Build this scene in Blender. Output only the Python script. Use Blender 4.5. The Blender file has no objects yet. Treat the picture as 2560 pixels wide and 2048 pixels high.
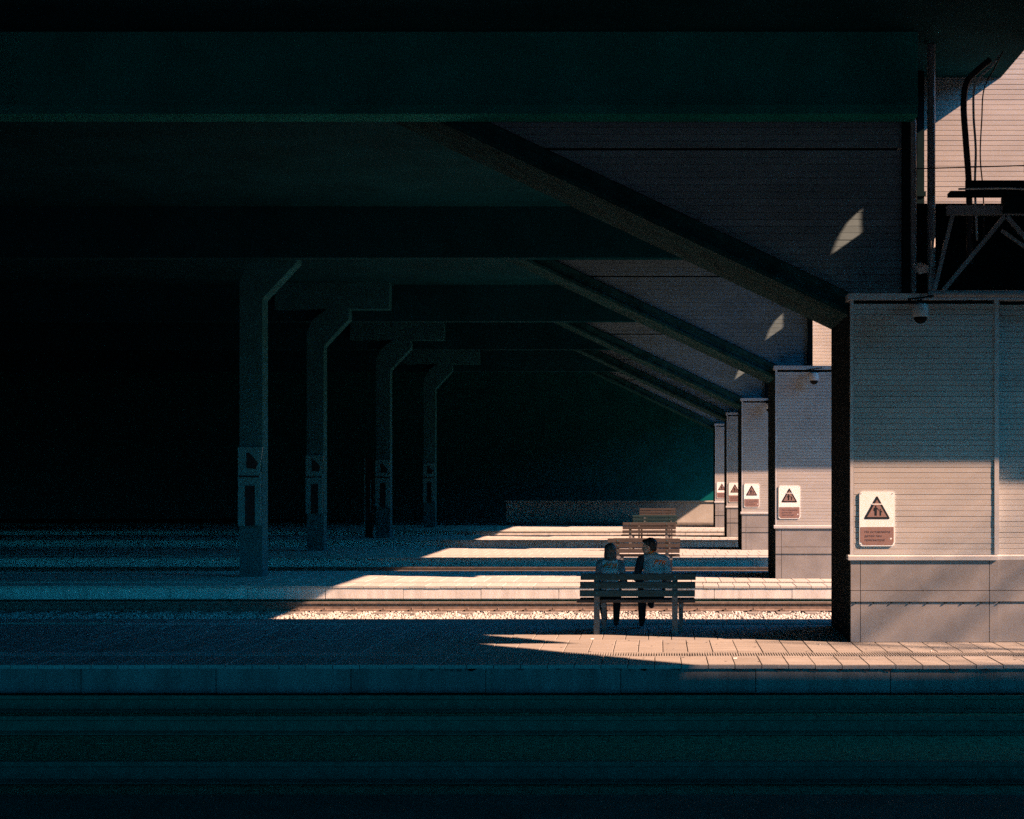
import bpy, bmesh, math, random
import numpy as np
from mathutils import Vector, Matrix, Euler
from mathutils.bvhtree import BVHTree

random.seed(7)
rng = np.random.default_rng(7)
R = math.radians
C = bpy.context.scene.collection
SC = bpy.context.scene

# ------------------------------------------------------------------ camera
cam_d = bpy.data.cameras.new('camera')
cam = bpy.data.objects.new('camera', cam_d)
C.objects.link(cam)
cam.location = (0, 0, 2.15)
cam.rotation_euler = (R(90), 0, 0)
cam_d.sensor_width = 36
cam_d.lens = 56.25
cam_d.shift_x = -365 / 2560
cam_d.shift_y = 173 / 2560
cam_d.clip_end = 600
SC.camera = cam

# ------------------------------------------------------------------ light
SUN_DIR = Vector((-.958, .287, -.67)).normalized()      # the way the light travels
EL = math.asin(-SUN_DIR.z)
world = bpy.data.worlds.new('World')
SC.world = world
world.use_nodes = True
wn = world.node_tree.nodes
wl = world.node_tree.links
bg = wn['Background']
sky = wn.new('ShaderNodeTexSky')
sky.sky_type = 'NISHITA'
sky.sun_disc = False
sky.sun_elevation = EL
sky.sun_rotation = math.atan2(.958, -.287)
tint = wn.new('ShaderNodeMixRGB')
tint.blend_type = 'MULTIPLY'
tint.inputs[0].default_value = 1
tint.inputs[2].default_value = (.03, .57, 1.0, 1)
wl.new(sky.outputs[0], tint.inputs[1])
wl.new(tint.outputs[0], bg.inputs[0])
bg.inputs[1].default_value = .11
sun_d = bpy.data.lights.new('sun', 'SUN')
sun_d.energy = 5
sun_d.angle = R(.5)
sun_d.color = (1, .50, .30)
sun = bpy.data.objects.new('sun', sun_d)
C.objects.link(sun)
sun.rotation_euler = SUN_DIR.to_track_quat('-Z', 'Y').to_euler()
sun.location = (40, -10, 40)
SC.view_settings.view_transform = 'Standard'
SC.view_settings.look = 'None'
SC.view_settings.exposure = 2.3
SC.view_settings.gamma = 1
SC.view_settings.use_curve_mapping = False
SC.cycles.max_bounces = 8
SC.cycles.diffuse_bounces = 3
SC.cycles.use_denoising = False
SC.cycles.use_guiding = True

# ------------------------------------------------------------------ materials
def mat(name, col, rough=.8, var=.25, scale=6., bump=.0, bscale=None, metal=0., stretch=(1, 1, 1), col2=None, objvar=0.):
    m = bpy.data.materials.new(name)
    m.use_nodes = True
    n, l = m.node_tree.nodes, m.node_tree.links
    b = n['Principled BSDF']
    b.inputs['Roughness'].default_value = rough
    b.inputs['Metallic'].default_value = metal
    b.inputs['Specular IOR Level'].default_value = .02 if ('sooty' in name or 'dark' in name or 'stained' in name or 'oily' in name or 'column' in name) else .3
    tc = n.new('ShaderNodeTexCoord')
    geo = n.new('ShaderNodeNewGeometry')
    mp = n.new('ShaderNodeMapping')
    mp.inputs['Scale'].default_value = stretch
    l.new(geo.outputs['Position'], mp.inputs[0])
    t = n.new('ShaderNodeTexNoise')
    t.inputs['Scale'].default_value = scale
    t.inputs['Detail'].default_value = 8
    t.inputs['Roughness'].default_value = .65
    l.new(mp.outputs[0], t.inputs[0])
    ramp = n.new('ShaderNodeValToRGB')
    c = Vector(col)
    if name not in ('skin', 'orange print'):
        c = Vector((c.x * .84, c.y * 1.0, c.z * 1.09))     # cool tint put into nearly every colour so shade reads teal
    d = Vector(col2) if col2 else c * (1 - var)
    u = c * (1 + var * .5)
    ramp.color_ramp.elements[0].position = .3
    ramp.color_ramp.elements[1].position = .7
    ramp.color_ramp.elements[0].color = (*d, 1)
    ramp.color_ramp.elements[1].color = (*u, 1)
    l.new(t.outputs[0], ramp.inputs[0])
    out = ramp.outputs[0]
    if objvar:
        oi = n.new('ShaderNodeObjectInfo')
        mr = n.new('ShaderNodeMapRange')
        mr.inputs[3].default_value = 1 - objvar
        mr.inputs[4].default_value = 1 + objvar
        l.new(oi.outputs['Random'], mr.inputs[0])
        mx = n.new('ShaderNodeVectorMath')
        mx.operation = 'SCALE'
        l.new(out, mx.inputs[0])
        l.new(mr.outputs[0], mx.inputs['Scale'])
        out = mx.outputs[0]
    l.new(out, b.inputs['Base Color'])
    if bump:
        t2 = n.new('ShaderNodeTexNoise')
        t2.inputs['Scale'].default_value = bscale or scale * 6
        t2.inputs['Detail'].default_value = 6
        l.new(mp.outputs[0], t2.inputs[0])
        bp = n.new('ShaderNodeBump')
        bp.inputs['Strength'].default_value = bump
        bp.inputs['Distance'].default_value = .01
        l.new(t2.outputs[0], bp.inputs['Height'])
        l.new(bp.outputs[0], b.inputs['Normal'])
    return m

M = {}
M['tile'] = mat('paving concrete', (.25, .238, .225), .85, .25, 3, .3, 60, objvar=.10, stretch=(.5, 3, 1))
M['edge'] = mat('platform edge concrete', (.13, .126, .12), .85, .40, 2.2, .35, 40, stretch=(2.2, 1, .5), objvar=.06)  # darker copy: shade on the nearest edge put into the colour
M['tile2'] = mat('sunlit pale paving concrete', (.40, .39, .375), .85, .22, 3, .3, 60, objvar=.08, stretch=(.5, 3, 1))  # paler copy: stronger sun beyond the nearest platform put into the colour
M['edge2'] = mat('sunlit pale platform edge', (.60, .58, .56), .8, .28, 2.2, .35, 40, stretch=(2.2, 1, .5), objvar=.05)  # paler copy of the edge: bright sunlight put into the colour
M['tactile'] = mat('tactile concrete', (.25, .238, .225), .85, .3, 4, .3, 50)
M['joint'] = mat('joint dirt', (.05, .05, .05), .95, .3, 8)
M['recess'] = mat('sooty concrete', (.005, .06, .042), .95, .3, 2)  # shade under the platform overhang put into the colour
M['ballast'] = mat('ballast stone', (.42, .40, .38), .95, .5, 14, .4, 60)
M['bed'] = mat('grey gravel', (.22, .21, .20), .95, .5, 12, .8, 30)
M['ground'] = mat('oily ballast bed', (.008, .21, .115), .95, .5, 12, .8, 30)  # darker than the other bed: shade on the near tracks is in the colour
M['outside'] = mat('gravel ground outside', (.05, .05, .05), .95, .3, 3)
M['rail'] = mat('rusty rail steel', (.17, .13, .11), .6, .4, 10, .2, 40)
M['railhead'] = mat('worn rail head', (.40, .38, .36), .35, .2, 10, 0, None, .8)
M['siding'] = mat('painted metal siding', (.38, .36, .345), .55, .16, 1.4, .04, 20, stretch=(.6, 1, 2), objvar=.03)
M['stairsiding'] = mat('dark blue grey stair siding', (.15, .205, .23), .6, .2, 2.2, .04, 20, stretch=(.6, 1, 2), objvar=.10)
M['trim'] = mat('grey metal trim', (.42, .41, .41), .5, .12, 3)
M['plinth'] = mat('grey plinth board', (.215, .205, .205), .6, .22, 2.0, .05, 40)
M['darkmetal'] = mat('dark steel and shade', (.006, .015, .017), .85, .3, 5)  # dark steel parts, and the pavilion side face in shade
M['pipe'] = mat('grey painted pipe', (.22, .22, .225), .4, .25, 5)
M['cable'] = mat('black cable sheath', (.02, .02, .022), .5, .2, 8)
M['palecable'] = mat('pale cable sheath', (.5, .48, .45), .5, .2, 8)
M['soffit'] = mat('sooty deck soffit', (.003, .040, .050), .9, .35, .8, .2, 8)  # dark teal of the shade under the deck put into the colour
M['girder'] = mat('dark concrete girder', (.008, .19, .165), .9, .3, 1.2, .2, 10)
M['column'] = mat('shade blue column', (.016, .10, .112), .85, .25, 2, .2, 20)  # blue of the shade on the columns is put into the colour
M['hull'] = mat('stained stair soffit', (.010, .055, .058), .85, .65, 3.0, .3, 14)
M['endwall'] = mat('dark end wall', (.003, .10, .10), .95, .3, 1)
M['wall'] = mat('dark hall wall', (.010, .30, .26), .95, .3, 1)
M['parapet'] = mat('pale rendered parapet', (.40, .39, .37), .9, .2, 1.2, .2, 20)
M['ownpaving'] = mat('dark green painted paving', (.01, .08, .06), .9, .3, 2, .2, 30)  # shade over the viewer's platform and its green cast put into the colour
M['low_bounce_paving'] = mat('low_bounce_paving', (.045, .046, .047), .95, .3, 12, .3, 60)  # dark paving added out of view to cut bounced sunlight
M['shaderail'] = mat('sooty rail steel', (.006, .10, .07), .8, .3, 10)  # rail steel with the shade of the near tracks in its colour
M['woodshade'] = mat('dark painted bench wood', (.028, .055, .062), .7, .3, 7, .35, 40, stretch=(.35, 4, 5), objvar=.12)  # shade on the nearest and fourth benches put into the colour
M['wood'] = mat('weathered brown bench wood', (.056, .044, .040), .7, .4, 7, .35, 40, stretch=(.35, 4, 5), objvar=.12)
M['benchleg'] = mat('bench leg concrete', (.12, .115, .115), .85, .3, 8, .3, 60)
M['white'] = mat('white enamel', (.80, .79, .77), .35, .05, 6)
M['black'] = mat('black sign ink', (.015, .015, .016), .4, .1, 8)
M['brown'] = mat('faded red sign ink', (.235, .145, .13), .5, .12, 16)
M['ink'] = mat('dark letter ink', (.07, .06, .075), .5, .1, 8)
M['jacket'] = mat('grey work jacket', (.36, .36, .38), .85, .2, 18, .4, 60)
M['sleeve'] = mat('dark jacket sleeve', (.03, .032, .036), .85, .25, 14, .4, 60)
M['sleeve2'] = mat('grey jacket sleeve', (.17, .17, .185), .85, .25, 14, .4, 60)
M['trouser'] = mat('dark trousers', (.016, .017, .019), .9, .3, 14, .4, 60)
M['skin'] = mat('skin', (.46, .29, .22), .55, .08, 20)
M['hairA'] = mat('ash brown hair', (.075, .062, .055), .45, .6, 40, .5, 80, stretch=(3, 3, .35))
M['hairB'] = mat('black hair', (.012, .011, .011), .5, .5, 60, .6, 90)
M['orange'] = mat('orange print', (.95, .13, .01), .6, .05, 10)
M['shoe'] = mat('black shoe leather', (.012, .012, .013), .45, .2, 10)
M['glassdark'] = mat('dark dome plastic', (.01, .01, .011), .1, .1, 5)
M['camwhite'] = mat('white camera housing', (.45, .44, .44), .4, .1, 8)
M['poster'] = mat('dark poster', (.02, .021, .023), .3, .3, 6)
M['boardframe'] = mat('dull metal board frame', (.03, .15, .17), .4, .2, 6)
M['bark'] = mat('tree bark', (.06, .05, .045), .9, .3, 8)
M['leaf'] = mat('tree leaves', (.06, .09, .03), .7, .4, 3)

# ------------------------------------------------------------------ mesh helpers
class MB:
    def __init__(s):
        s.v, s.f, s.m = [], [], []
    def add(s, vs, fs, mi=0):
        o = len(s.v)
        s.v += [tuple(v) for v in vs]
        s.f += [tuple(i + o for i in f) for f in fs]
        s.m += [mi] * len(fs)
        return s
    def box(s, x0, x1, y0, y1, z0, z1, mi=0):
        return s.add([(x0, y0, z0), (x1, y0, z0), (x1, y1, z0), (x0, y1, z0), (x0, y0, z1), (x1, y0, z1), (x1, y1, z1), (x0, y1, z1)],
                     [(0, 3, 2, 1), (4, 5, 6, 7), (0, 1, 5, 4), (1, 2, 6, 5), (2, 3, 7, 6), (3, 0, 4, 7)], mi)
    def prism(s, poly, a, b, axis='y', mi=0):
        n = len(poly)
        def p(u, w, t):
            return {'y': (u, t, w), 'z': (u, w, t), 'x': (t, u, w)}[axis]
        vs = [p(u, w, a) for u, w in poly] + [p(u, w, b) for u, w in poly]
        fs = [tuple(range(n)), tuple(range(2 * n - 1, n - 1, -1))]
        fs += [(i, i + n, (i + 1) % n + n, (i + 1) % n) for i in range(n)]
        return s.add(vs, fs, mi)
    def bar(s, a, b, w, h=None, mi=0):
        a, b = Vector(a), Vector(b)
        h = h or w
        d = (b - a).normalized()
        u = d.cross(Vector((0, 1, 0)))
        if u.length < 1e-3:
            u = d.cross(Vector((1, 0, 0)))
        u.normalize()
        v = d.cross(u).normalized()
        c = [(-w / 2, -h / 2), (w / 2, -h / 2), (w / 2, h / 2), (-w / 2, h / 2)]
        vs = [a + u * i + v * j for i, j in c] + [b + u * i + v * j for i, j in c]
        return s.add(vs, [(0, 1, 2, 3), (7, 6, 5, 4), (0, 4, 5, 1), (1, 5, 6, 2), (2, 6, 7, 3), (3, 7, 4, 0)], mi)
    def tube(s, pts, r, n=10, mi=0):
        pts = [Vector(p) for p in pts]
        rs = r if isinstance(r, (list, tuple)) else [r] * len(pts)
        vs, fs = [], []
        u = None
        for i, p in enumerate(pts):
            d = (pts[min(i + 1, len(pts) - 1)] - pts[max(i - 1, 0)]).normalized()
            if u is None:
                u = d.orthogonal().normalized()
            else:
                u = (u - d * u.dot(d))
                u = u.normalized() if u.length > 1e-5 else d.orthogonal().normalized()
            w = d.cross(u)
            for k in range(n):
                a = 2 * math.pi * k / n
                vs.append(p + (u * math.cos(a) + w * math.sin(a)) * rs[i])
        for i in range(len(pts) - 1):
            for k in range(n):
                fs.append((i * n + k, i * n + (k + 1) % n, (i + 1) * n + (k + 1) % n, (i + 1) * n + k))
        fs.append(tuple(range(n - 1, -1, -1)))
        fs.append(tuple(range((len(pts) - 1) * n, len(pts) * n)))
        return s.add(vs, fs, mi)
    def lathe(s, prof, n=20, c=(0, 0, 0), mi=0):
        vs, fs = [], []
        for r, z in prof:
            for k in range(n):
                a = 2 * math.pi * k / n
                vs.append((c[0] + r * math.cos(a), c[1] + r * math.sin(a), c[2] + z))
        for i in range(len(prof) - 1):
            for k in range(n):
                fs.append((i * n + k, i * n + (k + 1) % n, (i + 1) * n + (k + 1) % n, (i + 1) * n + k))
        fs.append(tuple(range(n - 1, -1, -1)))
        fs.append(tuple(range((len(prof) - 1) * n, len(prof) * n)))
        return s.add(vs, fs, mi)
    def mesh(s, name, mats, smooth=False):
        me = bpy.data.meshes.new(name)
        me.from_pydata(s.v, [], s.f)
        for x in (mats if isinstance(mats, (list, tuple)) else [mats]):
            me.materials.append(x)
        if any(s.m):
            me.polygons.foreach_set('material_index', s.m)
        bm = bmesh.new()
        bm.from_mesh(me)
        bmesh.ops.recalc_face_normals(bm, faces=bm.faces)
        bm.to_mesh(me)
        bm.free()
        if smooth:
            me.shade_smooth()
            try:
                me.set_sharp_from_angle(angle=R(40))
            except Exception:
                pass
        me.update()
        return me
    def build(s, name, mats, parent=None, loc=(0, 0, 0), smooth=False):
        return put(name, s.mesh(name, mats, smooth), parent, loc)

def put(name, me, parent=None, loc=(0, 0, 0)):
    o = bpy.data.objects.new(name, me)
    C.objects.link(o)
    o.parent = parent
    o.location = loc
    return o

def tag(o, label=None, cat=None, group=None, kind=None):
    if label: o['label'] = label
    if cat: o['category'] = cat
    if group: o['group'] = group
    if kind: o['kind'] = kind
    return o

def empty(name, loc=(0, 0, 0)):
    o = bpy.data.objects.new(name, None)
    o.empty_display_size = .2
    C.objects.link(o)
    o.location = loc
    return o

def copy_tree(o, parent=None):
    c = o.copy()
    C.objects.link(c)
    c.parent = parent
    for ch in list(o.children):
        copy_tree(ch, c)
    return c

# ------------------------------------------------------------------ layout (metres; camera looks along +y)
FRONT = [18.5, 32.1, 43.6, 56.2, 65.9]        # front edges of the platforms
BACK = [24.5, 37.3, 50.4, 60.9, 73.8]
PAV = [21.05, 34.5, 48.4, 58.9, 70.9]         # front faces of the stair pavilions
BENCH_Y = [22.10, 35.1, 47.7, 57.4, 70.6]
ORD = ['nearest', 'second', 'third', 'fourth', 'fifth']
PX0, PX1 = -36., 42.

# ------------------------------------------------------------------ setting: ground, deck, walls
g = MB().box(-300, 300, -300, 300, -2.0, -1.2)
tag(g.build('ground', M['outside']), 'dark gravel ground round the station', None, None, 'structure')
g = MB().box(-36, 60, 21, 90, -1.1, -.46)
tag(g.build('gravel_bed', M['bed']), 'grey gravel bed below the sunlit tracks', None, None, 'structure')
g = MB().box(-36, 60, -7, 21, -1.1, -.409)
tag(g.build('track_bed', M['ground']), 'shade darkened ballast bed below the platforms', None, None, 'structure')

deck_poly = [(-36, -7), (34, -7), (34, 14.81), (12.2, 14.81), (9.17, 17.4), (10.4, 17.47), (8.8, 18.87), (7.8, 18.87), (7.8, 19.65), (5, 19.65), (5, 72.5), (12.3, 72.5), (12.3, 86), (-36, 86)]  # right hand outline, out of view, is shaped for the shadows it throws
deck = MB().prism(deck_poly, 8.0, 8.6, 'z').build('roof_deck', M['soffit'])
tag(deck, 'black concrete deck spanning over all platforms', None, None, 'structure')
# girders hung below the deck, one per platform, then the added stubs
for k, y in enumerate(PAV):
    gb = MB()
    gb.box(-35.9, 3.4, y - .12, y + .24, 6.9, 7.997)
    if k == 0:
        gb.box(-35.9, 3.38, y - .22, y - .12, 6.9, 7.02)
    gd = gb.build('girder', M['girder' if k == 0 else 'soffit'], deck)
for y0_, y1_ in ((39.5, 40.15), (52.1, 52.75)):  # unseen stubs added to shade the third and fourth platform edges
    MB().box(5.003, 15, y0_, y1_, 8.0, 8.45).build('girder', M['girder'], deck)
ur = MB().box(-36, 13.3, -7, 86, 14, 14.5)  # added out of view to block light from the high sky
ur.box(-36, -35, -7, 86, 8.6, 14)
tag(ur.build('sky_blocker', M['wall']), 'unseen sheet added high above the deck to block sky light', None, None, 'structure')
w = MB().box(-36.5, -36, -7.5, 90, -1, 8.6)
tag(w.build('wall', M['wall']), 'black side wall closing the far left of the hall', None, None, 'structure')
w = MB().box(-36.5, 34, -7.6, -7.1, 5.0, 8.6)  # opening below, out of view, is sized for the low sky light
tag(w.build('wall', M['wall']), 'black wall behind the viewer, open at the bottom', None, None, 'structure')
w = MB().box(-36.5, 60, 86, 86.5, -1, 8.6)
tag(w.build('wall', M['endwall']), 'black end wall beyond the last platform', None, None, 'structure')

# ------------------------------------------------------------------ platforms
TW = .31
def platform(k):
    f, b = FRONT[k], BACK[k]
    base = MB()
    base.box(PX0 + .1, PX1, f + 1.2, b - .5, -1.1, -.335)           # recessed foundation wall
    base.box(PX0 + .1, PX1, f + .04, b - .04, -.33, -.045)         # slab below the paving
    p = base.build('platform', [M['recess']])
    tag(p, '%s platform counted from the viewer, pale paved top and concrete edge' % ORD[k], None, None, 'structure')
    # edge blocks: 1.56 m each, front and back
    n0, n1 = (-7, 4) if k == 0 else ((-6, 3) if k == 1 else (-7, 3))
    fh = .33 if k == 0 else .27
    def block(name, x0, x1, y0, y1):
        m = MB()
        c = .018
        m.prism([(y0 + .012, -fh), (y1, -fh), (y1, -.044), (y0 + .002, -.044), (y0, -.06), (y0, -fh + c)], x0 + .005, x1 - .005, 'x')
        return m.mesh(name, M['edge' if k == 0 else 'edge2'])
    em = block('edge_block', -.78, .78, 0, .3)
    for i in range(n0 - 1, n1 + 1):
        o = put('edge_block', em, p, (i * 1.56 + .35, f + random.uniform(-.004, .004), random.uniform(-.003, .003)))
    rest = MB()
    lo, hi = (n0 - 1) * 1.56 + .35 - .78, n1 * 1.56 + .35 + .78
    for a, c2 in ((PX0 + .1, lo), (hi, PX1)):
        rest.box(a, c2, f, f + .3, -fh, -.044)
    rest.box(PX0 + .1, PX1, b - .3, b, -fh, -.044)
    rest.build('edge_kerb', M['edge' if k == 0 else 'edge2'], p)
    # paving: front row, tactile strip, long slabs, rear tactile strip
    t1 = f + .93
    t2 = t1 + .41
    r3 = b - .95
    rows = [(f - .02, t1), (t2, t2 + 1.55), (t2 + 1.55, t2 + 3.05), (t2 + 3.05, r3), (r3 + .36, b + .02)]
    xa, xb = [(-8.1, 4.7), (-8.7, 4.0), (-8.7, 3.7), (-8.7, 3.7), (-8.7, 3.7)][k]
    nt = int((xb - xa) / TW)
    joined, far = MB(), MB()
    for ri, (y0, y1) in enumerate(rows):
        if y1 - y0 < .2:
            continue
        off = (0, .1, .22, .05, .15)[ri]
        tm = MB()
        g_ = .0045
        c = .004
        x0, x1 = -TW / 2 + g_, TW / 2 - g_
        ya, yb = y0 - (y0 + y1) / 2 + g_, y1 - (y0 + y1) / 2 - g_
        vs = [(x0, ya, -.044), (x1, ya, -.044), (x1, yb, -.044), (x0, yb, -.044),
              (x0, ya, -c), (x1, ya, -c), (x1, yb, -c), (x0, yb, -c),
              (x0 + c, ya + c, 0), (x1 - c, ya + c, 0), (x1 - c, yb - c, 0), (x0 + c, yb - c, 0)]
        fs = [(0, 3, 2, 1), (8, 9, 10, 11)]
        for i in range(4):
            j = (i + 1) % 4
            fs += [(i, j, j + 4, i + 4), (i + 4, j + 4, j + 8, i + 8)]
        tm.add(vs, fs)
        joined.box(PX0 + .1, xa + off - .005, y0, y1 - .006, -.044, -.001)
        joined.box(xa + off + nt * TW + .005, 5.2, y0, y1 - .006, -.044, -.001)
        far.box(5.205, PX1, y0, y1 - .006, -.044, -.001)
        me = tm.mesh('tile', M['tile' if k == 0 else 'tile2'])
        for i in range(nt):
            x = xa + off + (i + .5) * TW
            loc = (x, (y0 + y1) / 2, random.uniform(-.004, .001))
            rot = (random.uniform(-.0006, .0006), random.uniform(-.006, .006), 0)
            if k < 2 and ri < (4 if k == 0 else 3):
                o = put('tile', me, p, loc)
                o.rotation_euler = rot
            else:
                mt = Matrix.Translation(loc) @ Euler(rot).to_matrix().to_4x4()
                joined.add([mt @ Vector(v) for v in vs], fs)
    far.build('low_bounce_paving', M['low_bounce_paving'], p)
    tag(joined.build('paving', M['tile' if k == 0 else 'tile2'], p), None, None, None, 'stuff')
    # tactile tiles, 0.5 m long with 16 ribs
    def ribs(y0, y1):
        m = MB()
        m.box(-.248, .248, y0, y1, -.044, -.016)
        for i in range(16):
            x = -.234 + i * .0312
            m.add([(x - .010, y0 + .02, -.016), (x + .010, y0 + .02, -.016), (x + .010, y1 - .02, -.016), (x - .010, y1 - .02, -.016),
                   (x - .0075, y0 + .03, .003), (x + .0075, y0 + .03, .003), (x + .0075, y1 - .03, .003), (x - .0075, y1 - .03, .003)],
                  [(4, 5, 6, 7), (0, 1, 5, 4), (1, 2, 6, 5), (2, 3, 7, 6), (3, 0, 4, 7)])
        return m
    mf = ribs(-.2, .2)
    mr = ribs(-.17, .17)
    mef = mf.mesh('tactile_tile', M['tactile'])
    jr = MB()
    nn = int((xb - xa) / .5) + 1
    for i in range(nn):
        x = xa + .3 + i * .5
        if k < 2:
            put('tactile_tile', mef, p, (x, (t1 + t2) / 2, random.uniform(-.003, .001)))
        else:
            jr.add([(v[0] + x, v[1] + (t1 + t2) / 2, v[2]) for v in mf.v], mf.f)
        jr.add([(v[0] + x, v[1] + r3 + .18, v[2]) for v in mr.v], mr.f)
    tag(jr.build('tactile_strip', M['tactile'], p), None, None, None, 'stuff')
    return p
for k in range(5):
    platform(k)
# the far end: sixth platform edge and pale parapet
p6 = MB()
p6.box(PX0, PX1, 77.0, 85.9, -1.1, -.001)
tag(p6.build('platform', M['edge']), 'last far platform below the pale parapet', None, None, 'structure')
pp = MB()
pp.box(-7.5, 20, 79.2, 79.5, .001, 1.0)
pp.box(-7.6, 20, 79.15, 79.55, 1.0, 1.06)
tag(pp.build('parapet_wall', M['parapet']), 'pale low parapet wall beyond the last bench', 'parapet')
# the viewer's own platform
own = MB().box(PX0 + .1, 34, -7, 10.9, -1.1, -.001)
tag(own.build('platform', M['ownpaving']), 'dark platform on which the viewer stands', None, None, 'structure')

# ------------------------------------------------------------------ tracks
def rail_prof(y):
    z = -.40
    return [(y - .07, z), (y + .07, z), (y + .07, z + .012), (y + .012, z + .035), (y + .010, z + .13), (y + .035, z + .14), (y + .035, z + .172),
            (y + .028, z + .18), (y - .028, z + .18), (y - .035, z + .172), (y - .035, z + .14), (y - .010, z + .13), (y - .012, z + .035), (y - .07, z + .012)]
fm = MB()
fm.box(-.045, .045, -.11, -.035, -.012, .03)
fm.tube([(0, -.075, .03), (0, -.075, .062)], .022, 6)
fm.bar((0, -.09, .055), (0, -.03, .03), .05, .012)
fast_me = fm.mesh('rail_clip', M['rail'])
M['sleeper'] = mat('concrete sleeper', (.20, .19, .18), .9, .3, 8, .3, 40)
sl_me = MB().box(-.13, .13, -1.3, 1.3, -.16, 0).mesh('sleeper', M['sleeper'])
tracks = [(16.75, 'first track before the nearest platform, in black shade'), (12.67, 'track beside the viewer, in black shade'),
          (26.25, 'track hidden close behind the nearest platform'), (31.66, 'track in sunlit ballast between the nearest and second platforms'),
          (42.3, 'track before the third platform, shaded below its edge'), (54.4, 'track before the fourth platform'),
          (64.1, 'track before the fifth platform'), (75.3, 'track before the pale end parapet')]
for yc, lab in tracks:
    t = empty('railway_track', (0, yc, -.40))
    tag(t, lab, 'railway track', 'railway tracks between the platforms')
    for s in (-.76, .76):
        m = MB()
        m.prism([(a, z + .40) for a, z in rail_prof(s)], PX0 + .2, PX1, 'x')
        me = m.mesh('rail', [M['rail'], M['railhead']])
        for pl in me.polygons:
            c = pl.center
            if pl.normal.z > .5 and c.z > .17:
                pl.material_index = 1
        me.materials[0] = M['rail'] if yc > 20 else M['shaderail']
        me.materials[1] = M['railhead'] if yc > 20 else M['shaderail']
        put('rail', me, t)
    sl = MB()
    for i in range(-30, 12):
        x = i * .55 + .2
        if yc in (31.66, 42.3) and -11 < x < 2.8:
            put('sleeper', sl_me, t, (x, 0, -.006))
            for s in (-.76, .76):
                if yc == 31.66:
                    put('rail_clip', fast_me, t, (x + random.uniform(-.02, .02), s, .0))
        else:
            sl.box(x - .13, x + .13, -1.3, 1.3, -.166, -.006)
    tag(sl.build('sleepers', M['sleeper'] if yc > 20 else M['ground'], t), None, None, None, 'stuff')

# ballast stones (real stones where the photograph shows them)
def stones(x0, x1, y0, y1, n, s0, s1, z):
    u = np.array([(0, 0, 1), (.8, .2, .35), (.1, .85, .3), (-.75, .45, .3), (-.6, -.6, .35), (.35, -.8, .3), (.5, .5, -.6), (-.5, .3, -.6), (0, -.6, -.6)], float)
    tri = np.array([(0, 1, 2), (0, 2, 3), (0, 3, 4), (0, 4, 5), (0, 5, 1), (1, 6, 2), (2, 6, 7), (2, 7, 3), (3, 7, 4), (4, 7, 8), (4, 8, 5), (5, 8, 1), (1, 8, 6), (6, 8, 7)])
    pos = np.stack([rng.uniform(x0, x1, n), rng.uniform(y0, y1, n), z + rng.uniform(-.015, .015, n)], 1)
    sc = rng.uniform(s0, s1, n)
    ang = rng.uniform(0, 2 * np.pi, n)
    tl = rng.uniform(-.9, .9, n)
    v = u[None] * (1 + rng.uniform(-.28, .28, (n, 9, 3)))
    v = v * np.stack([rng.uniform(.7, 1.35, n), rng.uniform(.7, 1.1, n), rng.uniform(.5, 1.0, n)], 1)[:, None, :]
    cy, sy = np.cos(tl)[:, None], np.sin(tl)[:, None]
    v = np.stack([v[..., 0] * cy + v[..., 2] * sy, v[..., 1], -v[..., 0] * sy + v[..., 2] * cy], -1)
    ca, sa = np.cos(ang)[:, None], np.sin(ang)[:, None]
    v = np.stack([v[..., 0] * ca - v[..., 1] * sa, v[..., 0] * sa + v[..., 1] * ca, v[..., 2]], -1)
    v = v * sc[:, None, None] + pos[:, None, :]
    f = (tri[None] + (np.arange(n) * 9)[:, None, None]).reshape(-1, 3)
    me = bpy.data.meshes.new('ballast')
    V = v.reshape(-1, 3)
    me.vertices.add(len(V))
    me.vertices.foreach_set('co', V.ravel())
    me.loops.add(len(f) * 3)
    me.loops.foreach_set('vertex_index', f.ravel().astype(np.int32))
    me.polygons.add(len(f))
    me.polygons.foreach_set('loop_start', np.arange(0, len(f) * 3, 3, dtype=np.int32))
    me.update(calc_edges=True)
    me.validate()
    me.materials.append(M['ballast'])
    return me
b_o = put('ballast', stones(-13, 3.7, 28.5, 30.83, 18000, .022, .042, -.445))
tag(b_o, 'pale crushed stone ballast round the sunlit rail', None, None, 'stuff')
b_o = put('ballast', stones(-13, 3.7, 30.97, 32.3, 6000, .022, .042, -.445))
tag(b_o, 'pale crushed stone ballast below the second platform edge', None, None, 'stuff')

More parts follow.
